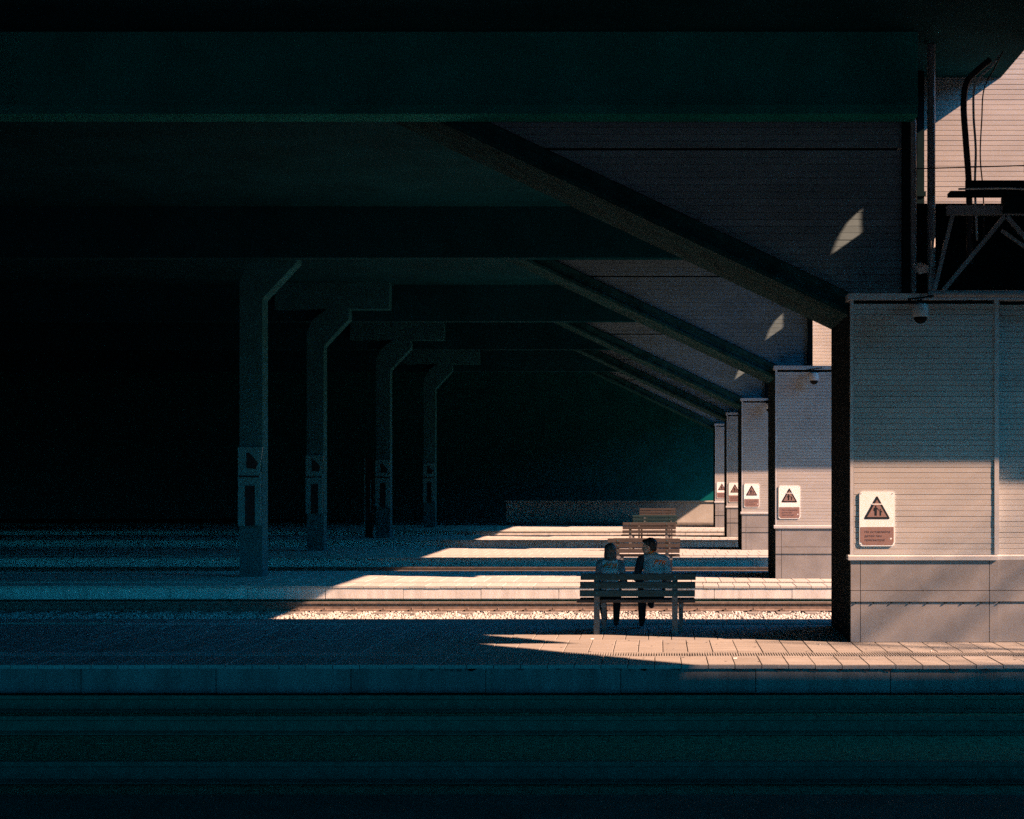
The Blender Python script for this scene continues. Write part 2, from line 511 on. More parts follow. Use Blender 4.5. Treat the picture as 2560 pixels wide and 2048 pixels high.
# ------------------------------------------------------------------ stair buildings
SLOPE = .473
def hullz(x):
    return 4.35 + (2.5 - x) * SLOPE
PIT = .0718
def building(k):
    y = PAV[k]
    near = k == 0
    root = empty('stair_building', (2.53, y, 0))
    tag(root, ['grey clad stair pavilion at right on the nearest platform, stair hull rising left above it',
               'grey clad stair pavilion standing second, just behind the nearest one',
               'grey clad stair pavilion standing third, its sign narrow and whole',
               'narrow stair pavilion standing fourth, its wall mostly in shade',
               'farthest narrow stair pavilion by the pale end parapet'][k], 'building', 'stair pavilions standing on the platforms')
    def B(mb, name, m, **kw):
        mb.v = [(a - 2.53, b - y, c) for a, b, c in mb.v]
        return mb.build(name, m, root, **kw)
    # core behind the cladding
    B(MB().box(2.57, 12, y + .17, y + 2.35, 0.002, 4.50), 'wall', M['darkmetal'])
    B(MB().box(2.535, 2.57, y + .05, y + 2.35, 0.002, 4.50), 'side_wall', M['darkmetal'])  # shaded side face: its darkness is put into the colour
    B(MB().box(2.50, 12.1, y - .03, y + 2.45, 4.50, 4.585), 'roof', M['trim'])
    # trims
    B(MB().box(2.53, 2.575, y, y + .05, 1.15, 4.50), 'corner_trim', M['trim'])
    B(MB().box(4.425, 4.485, y - .012, y + .17, 1.15, 4.50), 'panel_trim', M['trim'])
    B(MB().prism([(y - .045, 1.08), (y - .045, 1.13), (y - .005, 1.148), (y + .17, 1.148), (y + .17, 1.08)], 2.50, 4.46, 'x'), 'ledge', M['trim'])
    B(MB().prism([(y + .05, 1.08), (y + .05, 1.13), (y + .09, 1.148), (y + .17, 1.148), (y + .17, 1.08)], 4.46, 12, 'x'), 'ledge', M['trim'])
    # siding slats
    def slat(x0, x1, yf, z0, h):
        c = .005
        m = MB()
        m.prism([(yf + .02, z0 + .001), (yf + .006, z0 + .001), (yf, z0 + c), (yf, z0 + h - c), (yf + .004, z0 + h - .002), (yf + .02, z0 + h - .002)], x0, x1, 'x')
        return m
    n = int((4.50 - 1.15) / PIT)
    jl, jr = MB(), MB()
    if near:
        ml = slat(0, 1.845, 0, 0, PIT).mesh('slat', M['siding'])
        mr = slat(0, 3.4, 0, 0, PIT).mesh('slat', M['siding'])
    for i in range(n + 1):
        z = 1.15 + i * PIT
        if z + PIT > 4.52:
            break
        if near:
            put('slat', ml, root, (2.578 - 2.53, random.uniform(0, .003), z))
            put('slat', mr, root, (4.487 - 2.53, .115 + random.uniform(0, .003), z))
        else:
            jl.add(*[(q := slat(2.578, 4.423, y, z, PIT)).v, q.f])
            jr.add(*[(q := slat(4.487, 8, y + .115, z, PIT)).v, q.f])
    if not near:
        tag(B(jl, 'siding', M['siding']), None, None, None, 'stuff')
        tag(B(jr, 'siding', M['siding']), None, None, None, 'stuff')
    else:
        B(MB().box(7.89, 12, y + .12, y + .17, 1.15, 4.5), 'end_panel', M['siding'])
    # plinth boards with open joints
    xs = [(2.535, 2.657), (2.665, 4.352), (4.36, 4.47)]
    for z0, z1, pr in ((.004, .525, 0), (.535, .675, -.016), (.683, 1.076, 0)):
        for x0, x1 in xs:
            B(MB().box(x0, x1, y - .02 + pr, y + .045, z0, z1), 'panel', M['plinth'])
        B(MB().box(4.478, 6.2, y + .02 + pr, y + .16, z0, z1), 'panel', M['plinth'])
        B(MB().box(6.208, 12, y + .02 + pr, y + .16, z0, z1), 'panel', M['plinth'])
    if near:
        bm_ = MB()
        bm_.lathe([(.011, 0), (.011, .012), (.006, .018)], 8)
        bme = bm_.mesh('bolt', M['darkmetal'])
        for i in range(9):
            o = put('bolt', bme, root, (2.60 + .235 * i - 2.53, -.022, .519))
            o.rotation_euler = (R(90), 0, 0)
    # stair hull above: sloping soffit slab, clad side wall, back wall, landing wall
    ys, yb = y + .34, y + 2.3
    L = lambda x, d=0: (x, hullz(x) + d)
    B(MB().prism([L(-5.2), L(2.62), L(2.62, .20), L(-5.2, .20)], ys - .03, yb + .05), 'stair_soffit', M['hull'])
    B(MB().prism([L(-5.0, .20), L(2.66, .20), L(2.66, .30), L(-5.0, .30)], ys - .05, ys + .05), 'edge_beam', M['hull'])
    B(MB().prism([L(-5.0, .02), L(2.64, .02), L(2.64, .07), L(-5.0, .07)], ys - .065, ys - .03), 'edge_strip', M['hull'])
    B(MB().prism([L(-4.4, .301), (2.66, hullz(2.66) + .301), (3.2, 4.585), (3.2, 7.99), (-4.4, 7.99)], ys + .03, ys + .1), 'stair_wall', M['darkmetal'])
    sp = .0925
    z = 4.60
    js = MB()
    while z < 6.86:
        xl = 2.5 - (z - 4.35 - .32) / SLOPE
        a = max(xl, -4.1)
        q = slat(a, 3.255, ys, z, sp)
        if near:
            q.v = [(p[0] - a - ((p[2] - z) / SLOPE if p[0] < a + .01 else 0), p[1] - ys, p[2] - z) for p in q.v]
            put('slat', q.mesh('slat', M['stairsiding']), root, (a - 2.53, ys + random.uniform(0, .004) - y, z))
        else:
            q.v = [(p[0] - ((p[2] - z) / SLOPE if p[0] < a + .01 else 0), p[1], p[2]) for p in q.v]
            js.add(q.v, q.f)
        z += sp
        if abs(z - 6.5) < sp / 2:
            z += .03
    if not near:
        tag(B(js, 'stair_siding', M['stairsiding']), None, None, None, 'stuff')
    B(MB().box(3.26, 3.36, ys - .1, ys + .1, 4.59, 7.99), 'jamb', M['darkmetal'])
    B(MB().box(3.395, 3.425, ys + .75, yb - .12, 4.59, 7.99), 'reveal', M['siding'])
    # landing wall that catches the sun
    B(MB().box(3.2, 12.0, yb, yb + .08, 4.59, 9.4), 'landing_wall', M['darkmetal'])
    jw = MB()
    if near:
        mw = slat(0, 8.6, 0, 0, .0745).mesh('slat', M['siding'])
    z = 4.62
    while z < 9.38 - .0745:
        if near:
            put('slat', mw, root, (3.4 - 2.53, yb - .021 - y + random.uniform(0, .003), z))
        else:
            q = slat(3.4, 12.0, yb - .021, z, .0745)
            jw.add(q.v, q.f)
        z += .0745
    if not near:
        tag(B(jw, 'landing_siding', M['siding']), None, None, None, 'stuff')
    return root
for k in range(5):
    building(k)

# ------------------------------------------------------------------ unseen canopies added to shade the pavilion fronts
for k, y in enumerate(PAV):
    root = empty('shade_canopy', (12, y, 0))
    tag(root, 'unseen canopy added to shade the front of the %s pavilion' % ORD[k], 'canopy', 'unseen canopies added for their shade')
    m = MB().prism([(4.78 - 12, -1.63), (18, -1.63), (18, 1.2), (5.2 - 12, 1.2), (5.2 - 12, -.15), (4.78 - 12, -.15)], 6.15, 6.3, 'z')
    m.build('canopy_roof', M['darkmetal'], root)
    for x in (2, 9, 16):
        MB().box(x - .1, x + .1, -.1, .1, 0, 6.15).build('post', M['darkmetal'], root)
    # unseen panel added to block sun; its gap shapes the light patch
    s = empty('sun_blocker', (5.003, y, 8))
    tag(s, 'unseen panel added to block sun beside the %s stair' % ORD[k], 'panel', 'unseen panels added to block sun')
    m = MB()
    m.box(0, .05, -2.3, -.475, -1.69, .5)
    m.box(0, .05, -.345, .45, -1.69, .5)
    m.box(.08, .12, .40, 1.0, -2.0, -.75)
    m.box(0, .05, -.475, -.345, -1.69, -.97)
    m.prism([(-.475, -.96), (-.445, -.76), (-.41, -.66), (-.345, -.60), (-.345, .5), (-.475, .5)], 0, .05, 'x')
    m.build('board', M['darkmetal'], s)

bl = empty('low_sky_blocker', (62, 30, -1.2))  # unseen mass added to block light from the low sky
tag(bl, 'unseen block added at the far right to hold back low sky light', 'building')
MB().box(-6, 10, -60, 60, 0, 19).build('wall', M['girder'], bl)
fl_ = MB()
for i in range(5):
    fl_.box(-6.06, -6.0, -58, 58, 2.2 + 3.4 * i, 4.0 + 3.4 * i)
fl_.build('blocker_band', M['glassdark'], bl)
MB().box(-6.3, 10.3, -60.3, 60.3, 19.002, 19.4).build('roof', M['darkmetal'], bl)

# ------------------------------------------------------------------ columns on the left
cols = [(-8.93, 35.1), (-10.2, 47.6), (-10.0, 58.2), (-10.06, 70.4)]
for k, (x, y) in enumerate(cols):
    c = empty('column', (x, y, 0))
    tag(c, ['concrete column with haunch and notice boards on the second platform, nearest of four',
            'dim concrete column second from the left with notice board',
            'dim concrete column third from the left beside a glazed case',
            'faintest farthest concrete column of the four at left'][k], 'column', 'concrete columns left of the stairs')
    MB().box(-.25, .25, 0, .5, .001, 6.1).build('shaft', M['column'], c)
    MB().prism([(-.25, 6.1), (.25, 6.1), (1.0, 6.9), (1.0, 7.2), (.35, 7.2), (-.05, 6.9), (-.25, 6.5)], 0, .5).build('haunch', M['column'], c)
    MB().box(-1.2, 2.2, .0, .5, 7.2, 7.995).build('capital', M['column'], c)
    f = MB()
    f.box(-.27, -.12, -.06, -.005, 1.12, 2.84)
    f.box(.10, .23, -.06, -.005, 1.12, 2.3)
    f.box(-.12, .10, -.06, -.005, 2.0, 2.3)
    f.prism([(-.12, 2.3), (.2, 2.3), (.27, 2.84), (-.12, 2.84)], -.06, -.005)
    b = f.build('notice_board', M['boardframe'], c)
    MB().box(-.12, .10, -.045, -.006, 1.12, 2.0).build('poster', M['poster'], b)
    MB().prism([(-.08, 2.38), (.12, 2.36), (.17, 2.5), (-.02, 2.72), (-.08, 2.72)], -.068, -.06).build('poster', M['poster'], b)
    MB().box(-.25, .2, -.075, -.06, 2.18, 2.22).build('ledge', M['poster'], b)
    if k == 2:
        cs = empty('glazed_case', (x - .55, y + .1, 0))
        tag(cs, 'slim glazed case standing left of the third column', 'display case')
        MB().box(-.14, .14, 0, .2, .001, 2.9).build('cabinet', M['poster'], cs)
        MB().box(-.15, -.11, -.02, 0, .1, 2.9).build('edge_strip', M['boardframe'], cs)
        MB().box(.07, .1, -.02, 0, .9, 2.1).build('edge_strip', M['boardframe'], cs)

# ------------------------------------------------------------------ signs
def text_mesh(body, size, shear=0., line=1., bold=0.):
    cu = bpy.data.curves.new('t', 'FONT')
    cu.body = body
    cu.size = size
    cu.shear = shear
    cu.space_line = line
    cu.offset = bold
    cu.resolution_u = 3
    o = bpy.data.objects.new('t', cu)
    C.objects.link(o)
    dg = bpy.context.evaluated_depsgraph_get()
    me = bpy.data.meshes.new_from_object(o.evaluated_get(dg))
    bpy.data.objects.remove(o)
    return me
def rrect(x0, x1, z0, z1, r, n=5):
    p = []
    for cx, cz, a0 in ((x1 - r, z1 - r, 0), (x0 + r, z1 - r, 90), (x0 + r, z0 + r, 180), (x1 - r, z0 + r, 270)):
        for i in range(n + 1):
            a = R(a0 + 90 * i / n)
            p.append((cx + r * math.cos(a), cz + r * math.sin(a)))
    return p
U = .000519      # metres per unit of the traced sign
def sx(a): return (a - 85) * U
def sz(b): return (1575 - b) * U
def disc(cx, cz, r, n=12):
    return [(cx + r * math.cos(2 * math.pi * i / n), cz + r * math.sin(2 * math.pi * i / n)) for i in range(n)]
def poly(*pts):
    return [(sx(a), sz(b)) for a, b in pts]
sign = empty('warning_sign', (0, 0, 0))
MB().prism(rrect(0, .4645, 0, .719, .042), -.012, .0, mi=0).build('plate', M['white'], sign)
MB().prism(poly((125, 1090), (955, 1088), (955, 1480), (905, 1550), (165, 1550), (150, 1490), (105, 1480), (105, 1095)), -.0135, -.0125).build('text_panel', M['brown'], sign)
def tri_round(pts, r, n=6):
    out = []
    N = len(pts)
    for i in range(N):
        p0, p, p1 = (Vector(pts[i - 1]), Vector(pts[i]), Vector(pts[(i + 1) % N]))
        a, b = (p0 - p).normalized(), (p1 - p).normalized()
        for t in range(n + 1):
            q = t / n
            e0, e1 = p + a * r, p + b * r
            out.append(tuple(e0 * (1 - q) ** 2 + p * 2 * q * (1 - q) + e1 * q ** 2))
    return out
tri = MB()
tri.prism(tri_round(poly((530, 285), (870, 890), (190, 890)), .03), -.0145, -.0125)
tri.build('triangle', M['black'], sign)
MB().prism(poly((530, 395), (782, 836), (280, 836)), -.0155, -.0146).build('triangle_field', M['brown'], sign)
MB().prism(poly((395, 498), (668, 498), (668, 520), (395, 520)), -.0165, -.0156).build('scratch', M['white'], sign)
pic = MB()
yy = (-.0165, -.0156)
def q4(*pts): pic.prism(poly(*pts), *yy)
pic.prism(disc(sx(497), sz(567), 21 * U), *yy)
q4((450, 605), (470, 592), (528, 592), (528, 690), (466, 690), (466, 625), (458, 685), (440, 680))
pic.prism(poly((466, 690.5), (494, 690.5), (492, 803), (468, 803)), *yy)
pic.prism(poly((499, 690.5), (528, 690.5), (524, 803), (499, 803)), *yy)
q4((529, 592), (545, 612), (590, 668), (582, 676), (529, 625))
pic.prism(disc(sx(617), sz(645), 16 * U), *yy)
q4((591, 670), (637, 670), (668, 712), (660, 718), (637, 695), (637, 735), (597, 735), (597, 690))
q4((597, 735.5), (614, 735.5), (614, 803), (600, 803))
q4((619, 735.5), (637, 735.5), (634, 803), (619, 803))
pic.build('pictogram', M['black'], sign)
tm = text_mesh('Не оставляйте\nдетей без\nприсмотра!', 84 * U, 0, 1.22, .0)
me = tm
me.materials.clear()
me.materials.append(M['ink'])
me.transform(Matrix.Rotation(R(90), 4, 'X'))
xs_ = [v.co.x for v in me.vertices]
wtxt = max(xs_) - min(xs_)
fx = (865 - 215) * U / wtxt
for v in me.vertices:
    v.co.x = sx(215) + (v.co.x - min(xs_)) * fx
    v.co.z = sz(1240) + v.co.z
    v.co.y = -.0146
put('lettering', me, sign)
MB().prism(poly((860, 1370), (885, 1360), (912, 1380), (890, 1410), (862, 1405)), -.0147, -.0137).build('chip', M['white'], sign)
sc_ = MB()
for a, b in ((130, 243), (922, 243), (130, 1525), (922, 1525)):
    sc_.prism(disc(sx(a), sz(b), 9 * U, 8), -.0165, -.012)
sc_.build('screw', M['darkmetal'], sign)
slabs = ['large white warning sign with scratched triangle and chipped brown text panel, nearest pavilion',
         'white warning sign with scratched triangle on the second pavilion',
         'white warning sign with clean triangle and faded text on the third pavilion',
         'shaded dark warning sign half hidden on the fourth pavilion',
         'smallest white warning sign half hidden on the farthest pavilion']
for k in range(5):
    s = sign if k == 0 else copy_tree(sign)
    s.location = (2.648 if k == 0 else 2.60, PAV[k] - .002, 1.263 if k == 0 else 1.285)
    tag(s, slabs[k], 'sign', 'child safety signs on the pavilions')
    if k >= 2:
        for ch in list(s.children):
            if ch.name.startswith('scratch'):
                bpy.data.objects.remove(ch)

# ------------------------------------------------------------------ cameras, pipes, cables, truss at the pavilion tops
def cctv():
    c = empty('security_camera')
    MB().lathe([(.07, .075), (.098, .06), (.105, .02), (.105, -.085), (.098, -.10)], 24).build('housing', M['camwhite'], c, smooth=True)
    MB().lathe([(.088, -.10), (.085, -.125), (.062, -.165), (.03, -.182), (.004, -.186)], 24).build('dome', M['glassdark'], c, smooth=True)
    b = MB()
    b.prism([(-.02, .075), (.02, .075), (.02, .13), (-.02, .13)], -.03, .25)
    b.box(-.09, .09, -.06, .06, .076, .092)
    b.bar((-.16, -.02, .13), (.16, -.02, .17), .018, .1)
    b.build('bracket', M['darkmetal'], c)
    return c
cc = cctv()
clab = ['white dome security camera under the pipe on the nearest pavilion', 'small dome security camera on the second pavilion top',
        'tiny dome security camera on the third pavilion']
for k in range(3):
    c = cc if k == 0 else copy_tree(cc)
    c.location = (3.41 if k == 0 else 3.34, PAV[k] - .26, 4.35)
    tag(c, clab[k], 'security camera', 'dome cameras under the pavilion eaves')
fl = empty('floodlight', (3.46, PAV[0] + .1, 4.93))
MB().box(-.07, .07, -.12, .1, -.04, .05).build('housing', M['camwhite'], fl)
MB().bar((.0, .1, 0), (0, .22, -.1), .03).build('bracket', M['darkmetal'], fl)
fl.rotation_euler = (R(20), R(-12), R(15))
tag(fl, 'small pale floodlight on the jamb above the pavilion roof', 'floodlight')

y0 = PAV[0]
def wob(pts):
    out = []
    P = [Vector(p) for p in pts]
    P = [P[0]] + P + [P[-1]]
    for i in range(1, len(P) - 2):
        for t in range(6):
            q = t / 6
            out.append(.5 * ((2 * P[i]) + (-P[i - 1] + P[i + 1]) * q + (2 * P[i - 1] - 5 * P[i] + 4 * P[i + 1] - P[i + 2]) * q * q + (-P[i - 1] + 3 * P[i] - 3 * P[i + 1] + P[i + 2]) * q ** 3))
    out.append(P[-2])
    return out
yq = y0 + .1
def single(mb, name, m, label, cat, group=None, smooth=True):
    o = mb.build(name, m, None, smooth=smooth)
    return tag(o, label, cat, group)
single(MB().tube([(3.52, y0 - .2, 4.56), (9, y0 - .2, 4.56)], .045, 14), 'pipe', M['pipe'], 'long horizontal grey pipe along the top of the nearest pavilion', 'pipe')
single(MB().box(3.72, 3.82, y0 + 1.9, y0 + 2.1, 4.59, 7.99).box(3.55, 3.719, y0 + 1.95, y0 + 2.0, 6.45, 7.99).box(3.70, 3.84, y0 + 1.88, y0 + 1.9, 6.2, 6.27), 'shade_box', M['darkmetal'],  # dark box added where the upper wall lies in shade
       'dark box added as shade at the far left of the sunlit upper wall', 'cable riser')
single(MB().tube(wob([(4.31, yq, 5.2), (4.30, yq, 5.9), (4.26, yq, 6.4), (4.28, yq, 6.9), (4.31, yq, 7.3), (4.46, yq, 7.6), (4.56, yq, 7.8)]), .009, 8), 'cable', M['cable'],
       'thin black cable hanging right of the pale cable', 'cable')
# steel truss over the roof, carrying a cable tray
tr = empty('roof_truss', (3.9, y0 - .1, 4.6))
tag(tr, 'dark steel truss with diagonal bars above the nearest pavilion', 'truss')
def T(a, b, w=.055):
    MB().bar((a[0] - 3.9, 0, a[1] - 4.6), (b[0] - 3.9, 0, b[1] - 4.6), w).build('bar', M['pipe'], tr)
T((3.62, 4.62), (3.86, 5.62), .05)
T((3.74, 4.62), (4.55, 5.6), .055)
T((4.55, 5.6), (5.4, 4.62), .055)
T((3.55, 4.62), (3.62, 5.5), .03)
T((4.5, 5.4), (5.2, 4.9), .04)
MB().box(-.12, 6, -.06, .06, 1.0, 1.12).build('top_chord', M['pipe'], tr)
MB().box(-.5, 8, 1.2, 1.26, .0, 1.36).build('back_panel', M['darkmetal'], tr)
ct = empty('cable_tray', (4.0, y0 - .15, 5.86))
tag(ct, 'black cable tray in front of the sunlit upper wall', 'cable tray')
MB().box(-.20, 6, -.12, .12, -.02, .03).build('base', M['darkmetal'], ct)
MB().box(.0, 6, -.10, -.06, .03, .17).build('side', M['darkmetal'], ct)
MB().box(.5, 1.2, -.1, .1, -.25, -.03).build('junction_box', M['darkmetal'], ct)
MB().tube([(-.1, -.13, .05), (.5, -.14, .06), (1.0, -.13, .04), (6, -.13, .05)], .013, 8).build('cable', M['palecable'], ct)
single(MB().tube([(3.68, y0 + .5, 4.59), (3.68, y0 + .5, 7.99)], .055, 14), 'post', M['pipe'], 'thick dark steel post at the left of the sunlit upper wall', 'post')
single(MB().tube([(3.40, y0 + .25, 4.59), (3.40, y0 + .25, 6.9), (3.33, y0 + .25, 7.1), (3.42, y0 + .25, 7.35), (3.42, y0 + .25, 7.99)], .04, 12), 'drain_pipe', M['pipe'],
       'thin bent drain pipe left of the thick post', 'pipe')
single(MB().tube([(3.60, y0 + 1.7, 4.59), (3.58, y0 + 1.7, 5.9), (3.62, y0 + 1.7, 6.6), (3.60, y0 + 1.7, 7.99)], .06, 10), 'cable_duct', M['cable'],
       'black cable duct at the far left of the sunlit upper wall', 'cable')
yc_ = y0 + .15
single(MB().tube(wob([(4.13, yc_, 5.0), (4.12, yc_, 6.0), (4.08, yc_, 6.6), (4.05, yc_, 7.1), (4.09, yc_, 7.4), (4.22, yc_, 7.55), (4.4, yc_, 7.7)]), .042, 12), 'cable_duct', M['cable'],
       'thick black cable duct curving up across the sunlit wall', 'cable')
single(MB().tube(wob([(4.22, yc_ - .05, 5.3), (4.19, yc_ - .05, 6.0), (4.2, yc_ - .05, 6.5), (4.17, yc_ - .05, 7.0), (4.2, yc_ - .05, 7.38), (4.42, yc_ - .05, 7.62), (4.5, yc_ - .05, 7.75)]), .016, 10), 'cable', M['palecable'],
       'pale cable with a sunlit edge beside the thick black duct', 'cable')
single(MB().tube([(3.35, y0 - .3, 6.17), (5.4, y0 - .3, 6.23)], .008, 8), 'wire', M['cable'], 'thin taut black wire across the sunlit upper wall', 'wire')

# ------------------------------------------------------------------ benches
def bench(wood):
    b = empty('bench')
    def sl(x0, x1, y, z0, h, t, tilt=0.):
        m = MB()
        c = .006
        m.prism([(-t / 2, c), (-t / 2, h - c), (-t / 2 + c, h), (t / 2 - c, h), (t / 2, h - c), (t / 2, c), (t / 2 - c, 0), (-t / 2 + c, 0)], x0, x1, 'x')
        o = m.build('slat', wood, b, (0, y, z0))
        o.rotation_euler = (R(tilt), 0, 0)
        return o
    sl(-.777, .81, -.045, .755, .087, .04, 4)
    sl(-.785, .805, -.030, .640, .089, .04, 4)
    sl(-.79, .80, -.015, .524, .089, .04, 4)
    for i, y in enumerate((.06, .17, .28, .39)):
        m = MB()
        x0, x1 = (-.835, .805) if i == 0 else (-.80, .80)
        m.prism([(-.045, .004), (-.045, .040), (-.04, .045), (.04, .045), (.045, .040), (.045, .004), (.04, 0), (-.04, 0)], x0, x1, 'x')
        m.build('slat', M['wood'], b, (0, y, .435))
    for x in (-.557, .523):
        m = MB()
        m.prism([(-.035, .001), (.075, .001), (.075, .43), (.045, .47), (.03, .83), (-.012, .83), (-.005, .45), (-.02, .40)], x - .039, x + .039, 'x')
        m.build('leg', M['benchleg'], b)
        m = MB()
        m.prism([(.34, .001), (.43, .001), (.44, .36), (.44, .43), (.02, .43), (.02, .37), (.33, .36)], x - .032 + .09, x + .03 + .09, 'x')
        m.build('leg', M['benchleg'], b)
        m = MB()
        for z, y in ((.80, -.068), (.685, -.053), (.57, -.038)):
            m.box(x - .008, x + .008, y - .006, y + .004, z - .008, z + .008)
        m.build('bolt', M['boardframe'], b)
    return b
b0 = bench(M['woodshade'])
b1 = bench(M['wood'])
blab = ['nearest wooden slatted bench, the one with two people sitting on it', 'wooden bench on the second platform, just beyond the two people',
        'wooden bench on the third platform with sunlit back slats', 'black shaded wooden bench on the fourth platform', 'farthest wooden bench before the pale parapet']
bx = [-.29, -.325, -.27, -.12, -.03]
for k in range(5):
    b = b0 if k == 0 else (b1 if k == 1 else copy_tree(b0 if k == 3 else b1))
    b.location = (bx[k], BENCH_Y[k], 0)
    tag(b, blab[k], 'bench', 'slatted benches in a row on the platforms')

# ------------------------------------------------------------------ wear and litter on the nearest platform
gm = MB()
for i in range(70):
    x, y = random.uniform(-2, 4.6), random.uniform(18.6, 22.2)
    r = random.uniform(.008, .02)
    gm.add([(x + r * random.uniform(.8, 1.2) * math.cos(a * .785), y + r * math.sin(a * .785), .0035) for a in range(8)], [tuple(range(8))])
tag(gm.build('gum_spots', M['joint']), 'dark dried gum spots trodden into the nearest paving', None, None, 'stuff')
lt = MB()
for x, y in ((.9, 19.1), (2.1, 20.7), (-.9, 21.4), (3.4, 19.9)):
    a = random.uniform(0, 3)
    lt.prism([(x, y), (x + .05 * math.cos(a), y + .05 * math.sin(a)), (x + .05 * math.cos(a) - .006 * math.sin(a), y + .05 * math.sin(a) + .006 * math.cos(a)), (x - .006 * math.sin(a), y + .006 * math.cos(a))], .003, .011, 'z')
tag(lt.build('litter', M['white']), 'small pale scraps of litter on the nearest paving', None, None, 'stuff')
ed = MB()
for i in range(46):
    x = random.uniform(-3, 4.4)
    w_ = random.uniform(.01, .07)
    h_ = random.uniform(.008, .035)
    ed.add([(x - w_, 18.494, -.046), (x + w_, 18.494, -.046), (x + w_ * random.uniform(.2, .8), 18.494, -.05 - h_), (x - w_ * random.uniform(.2, .9), 18.494, -.05 - h_ * .7)], [(0, 1, 2, 3)])
tag(ed.build('edge_stains', M['joint']), 'dark grime stains along the top of the nearest platform edge', None, None, 'stuff')

# ------------------------------------------------------------------ people
def skin_mesh(verts, edges, radii, root=0, sub=2):
    """limbs as chains of overlapping ellipsoids; union() melts them into one skin"""
    bm = bmesh.new()
    sph = bmesh.new()
    bmesh.ops.create_uvsphere(sph, u_segments=14, v_segments=9, radius=1)
    unit = bpy.data.meshes.new('s')
    sph.to_mesh(unit)
    sph.free()
    def rr(r): return Vector((r[0], r[1], min(r))) if isinstance(r, tuple) else Vector((r, r, r))
    for a, b in edges:
        A, B = Vector(verts[a]), Vector(verts[b])
        ra, rb = rr(radii[a]), rr(radii[b])
        n = max(3, int((B - A).length / (.35 * min(min(ra), min(rb)))))
        for i in range(n + 1):
            q = i / n
            e = q * q * (3 - 2 * q)
            m = unit.copy()
            m.transform(Matrix.Translation(A.lerp(B, q)) @ Matrix.Diagonal((*ra.lerp(rb, e), 1)))
            bm.from_mesh(m)
            bpy.data.meshes.remove(m)
    me = bpy.data.meshes.new('sk')
    bm.to_mesh(me)
    bm.free()
    return me
def ellip(c, r, rot=None, n=16):
    bm = bmesh.new()
    bmesh.ops.create_uvsphere(bm, u_segments=n, v_segments=n // 2 + 2, radius=1)
    mt = Matrix.Translation(c) @ (rot or Matrix.Identity(4)) @ Matrix.Diagonal((*r, 1))
    bm.transform(mt)
    me = bpy.data.meshes.new('e')
    bm.to_mesh(me)
    bm.free()
    return me
def union(meshes, voxel):
    bm = bmesh.new()
    for m in meshes:
        bm.from_mesh(m)
    me = bpy.data.meshes.new('u')
    bm.to_mesh(me)
    bm.free()
    o = bpy.data.objects.new('u', me)
    C.objects.link(o)
    r = o.modifiers.new('r', 'REMESH')
    r.mode = 'VOXEL'
    r.voxel_size = voxel
    s = o.modifiers.new('s', 'SMOOTH')
    s.factor = .6
    s.iterations = 6
    dg = bpy.context.evaluated_depsgraph_get()
    m = bpy.data.meshes.new_from_object(o.evaluated_get(dg))
    bpy.data.objects.remove(o)
    m.shade_smooth()
    return m
def hand(wrist, fwd, side, thumb_side):
    """palm and five fingers; fwd = finger direction, side = across the palm"""
    w, f, s = Vector(wrist), Vector(fwd).normalized(), Vector(side).normalized()
    d = Vector((0, 0, -1))
    out = []
    palm = [w, w + f * .04, w + f * .085]
    out.append(skin_mesh([tuple(p) for p in palm], [(0, 1), (1, 2)], [(.024, .020), (.036, .017), (.038, .014)], 0, 1))
    for i, (off, ln) in enumerate(((-.030, .068), (-.010, .078), (.010, .073), (.029, .058))):
        a = w + f * .075 + s * off
        pts = [a, a + f * ln * .45 + d * .012, a + f * ln * .75 + d * .030, a + f * ln * .92 + d * .048]
        out.append(skin_mesh([tuple(p) for p in pts], [(0, 1), (1, 2), (2, 3)], [.0095, .009, .0085, .007], 0, 1))
    a = w + f * .025 + s * .028 * thumb_side
    pts = [a, a + f * .025 + s * .022 * thumb_side, a + f * .055 + s * .028 * thumb_side + d * .01]
    out.append(skin_mesh([tuple(p) for p in pts], [(0, 1), (1, 2)], [.012, .0105, .008], 0, 1))
    return out
def head_parts(c, yaw, pitch=0., roll=0.):
    H = Matrix.Translation(c) @ Euler((R(pitch), R(roll), R(yaw))).to_matrix().to_4x4()
    def e(p, r, rx=0):
        m = ellip((0, 0, 0), r)
        m.transform(H @ Matrix.Translation(p) @ Matrix.Rotation(R(rx), 4, 'X'))
        return m
    ps = [e((0, -.012, .022), (.074, .094, .088)), e((0, .025, -.035), (.058, .068, .072)), e((0, .052, -.078), (.034, .034, .026)),
          e((0, .088, -.022), (.0135, .022, .013)), e((0, .083, -.004), (.0095, .014, .028), 20), e((0, .079, .022), (.052, .016, .012)),
          e((0, .079, -.060), (.022, .012, .006)), e((0, .077, -.069), (.020, .012, .007)),
          e((.074, -.006, -.012), (.010, .020, .032), -12), e((-.074, -.006, -.012), (.010, .020, .032), -12)]
    return ps, H

